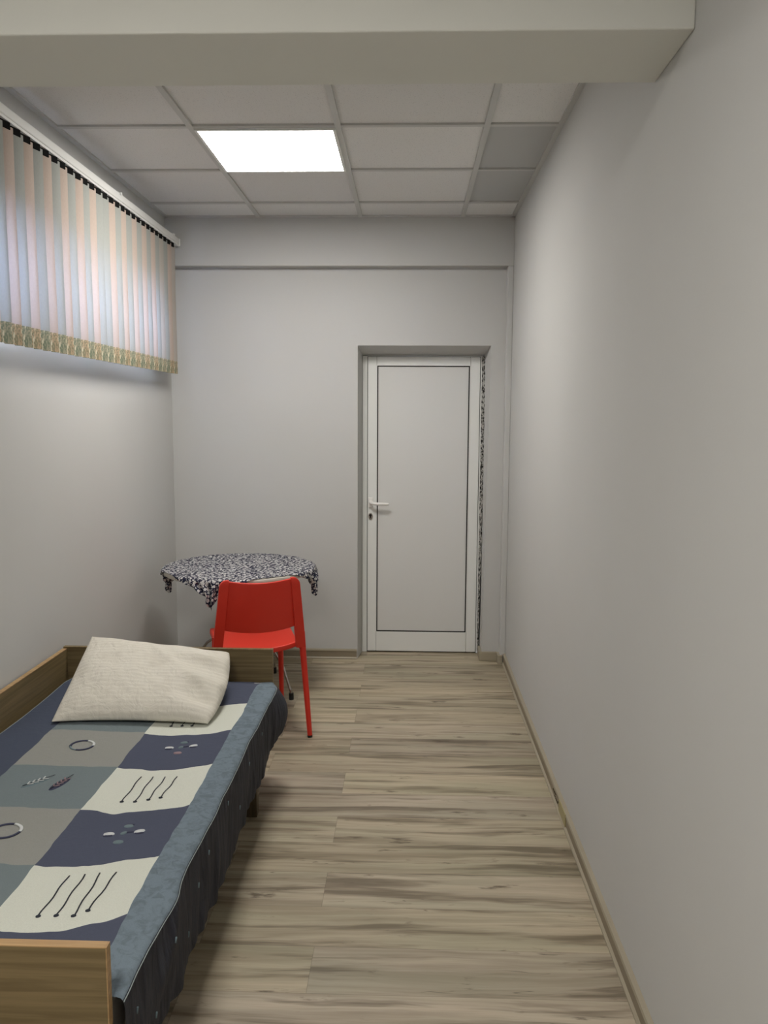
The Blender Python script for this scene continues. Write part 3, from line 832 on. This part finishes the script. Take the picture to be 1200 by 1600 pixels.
# backrest shell between the posts
ZT = 0.776
def post_c(s, z):
    """centre line of the upright on side s at height z"""
    t = (z - 0.43) / (ZT - 0.43)
    return Vector((s * (0.196 - 0.034 * t), -0.192 - 0.050 * t - 0.004 * math.sin(math.pi * t), z))
bm = nb(); nu, nv = 32, 20; g = []
for j in range(nv + 1):
    v = j / nv; row = []
    for i in range(nu + 1):
        u = -1 + 2 * i / nu
        zb = 0.541 - 0.020 * (1 - u * u); zt2 = ZT - 0.001
        z = zb + (zt2 - zb) * v
        c = post_c(1, z)
        row.append(bm.verts.new((u * (c.x + 0.004), c.y + 0.012 - 0.040 * (1 - u * u), z - 0.013 * (1 - u * u) * v)))
    g.append(row)
for j in range(nv):
    for i in range(nu): bm.faces.new((g[j][i], g[j][i + 1], g[j + 1][i + 1], g[j + 1][i]))
back = link('backrest', bm, M_red, ch, smooth=True, auto=60)
s_ = back.modifiers.new('t', 'SOLIDIFY'); s_.thickness = 0.012; s_.offset = 0
b_ = back.modifiers.new('b', 'BEVEL'); b_.width = 0.004; b_.segments = 3; b_.limit_method = 'ANGLE'
# uprights: broad flat posts that turn in at the top; each runs on into its rear leg
def sweep_rect(bm, secs):
    """secs: list of (centre, half width vector, half depth vector)"""
    rings = []
    for c, w, d in secs: rings.append([bm.verts.new(c + w * a + d * b) for a, b in ((-1, -1), (1, -1), (1, 1), (-1, 1))])
    for i in range(len(rings) - 1):
        for k in range(4): bm.faces.new((rings[i][k], rings[i][(k + 1) % 4], rings[i + 1][(k + 1) % 4], rings[i + 1][k]))
    bm.faces.new(list(reversed(rings[0]))); bm.faces.new(rings[-1])
    bmesh.ops.recalc_face_normals(bm, faces=bm.faces)
for s in (-1, 1):
    bm = nb(); secs = []
    RZ = 0.030
    for k in range(15):
        z = 0.428 + (ZT - RZ - 0.428) * k / 14
        c = post_c(s, z); secs.append((c, Vector((0.0225 - 0.002 * k / 14, 0, 0)), Vector((0, 0.017 - 0.007 * k / 14, 0))))
    for k in range(1, 9):
        a = k / 8 * math.pi / 2
        z = ZT - RZ + RZ * math.sin(a); c2 = post_c(s, z); cut = 0.015 * (1 - math.cos(a))
        secs.append((Vector((c2.x - s * cut, c2.y + 0.004 * (1 - math.cos(a)), z)), Vector((0.0205 - cut, 0, 0)), Vector((0, 0.010 - 0.002 * k / 8, 0))))
    sweep_rect(bm, secs)
    o = link('back_post', bm, M_red, ch, smooth=True, auto=50)
    b_ = o.modifiers.new('b', 'BEVEL'); b_.width = 0.004; b_.segments = 3; b_.limit_method = 'ANGLE'
    # rear leg
    bm = nb(); tube(bm, [(s * 0.203, -0.188, 0.500), (s * 0.207, -0.196, 0.40), (s * 0.217, -0.228, 0.20), (s * 0.226, -0.258, 0.006)], [0.0150, 0.0150, 0.0135, 0.0115], 14)
    lg = link('leg', bm, M_red, ch, smooth=True, auto=50)
    bm = nb(); tube(bm, [(s * 0.226, -0.2575, 0.010), (s * 0.2262, -0.259, 0.0)], 0.0122, 14, up=Vector((0, 1, 0)))
    link('foot_cap', bm, M_black, lg, smooth=True, auto=50)
    # front leg
    bm = nb(); tube(bm, [(s * 0.155, 0.175, 0.425), (s * 0.163, 0.205, 0.25), (s * 0.173, 0.250, 0.006)], [0.0150, 0.0140, 0.0115], 14)
    lg = link('leg', bm, M_red, ch, smooth=True, auto=50)
    bm = nb(); tube(bm, [(s * 0.173, 0.2495, 0.010), (s * 0.1732, 0.251, 0.0)], 0.0122, 14, up=Vector((0, 1, 0)))
    link('foot_cap', bm, M_black, lg, smooth=True, auto=50)
    # under-seat side rail joining the legs
    bm = nb(); tube(bm, [(s * 0.200, -0.185, 0.424), (s * 0.185, 0.0, 0.420), (s * 0.158, 0.180, 0.420)], 0.012, 12)
    link('seat_rail', bm, M_red, ch, smooth=True, auto=50)
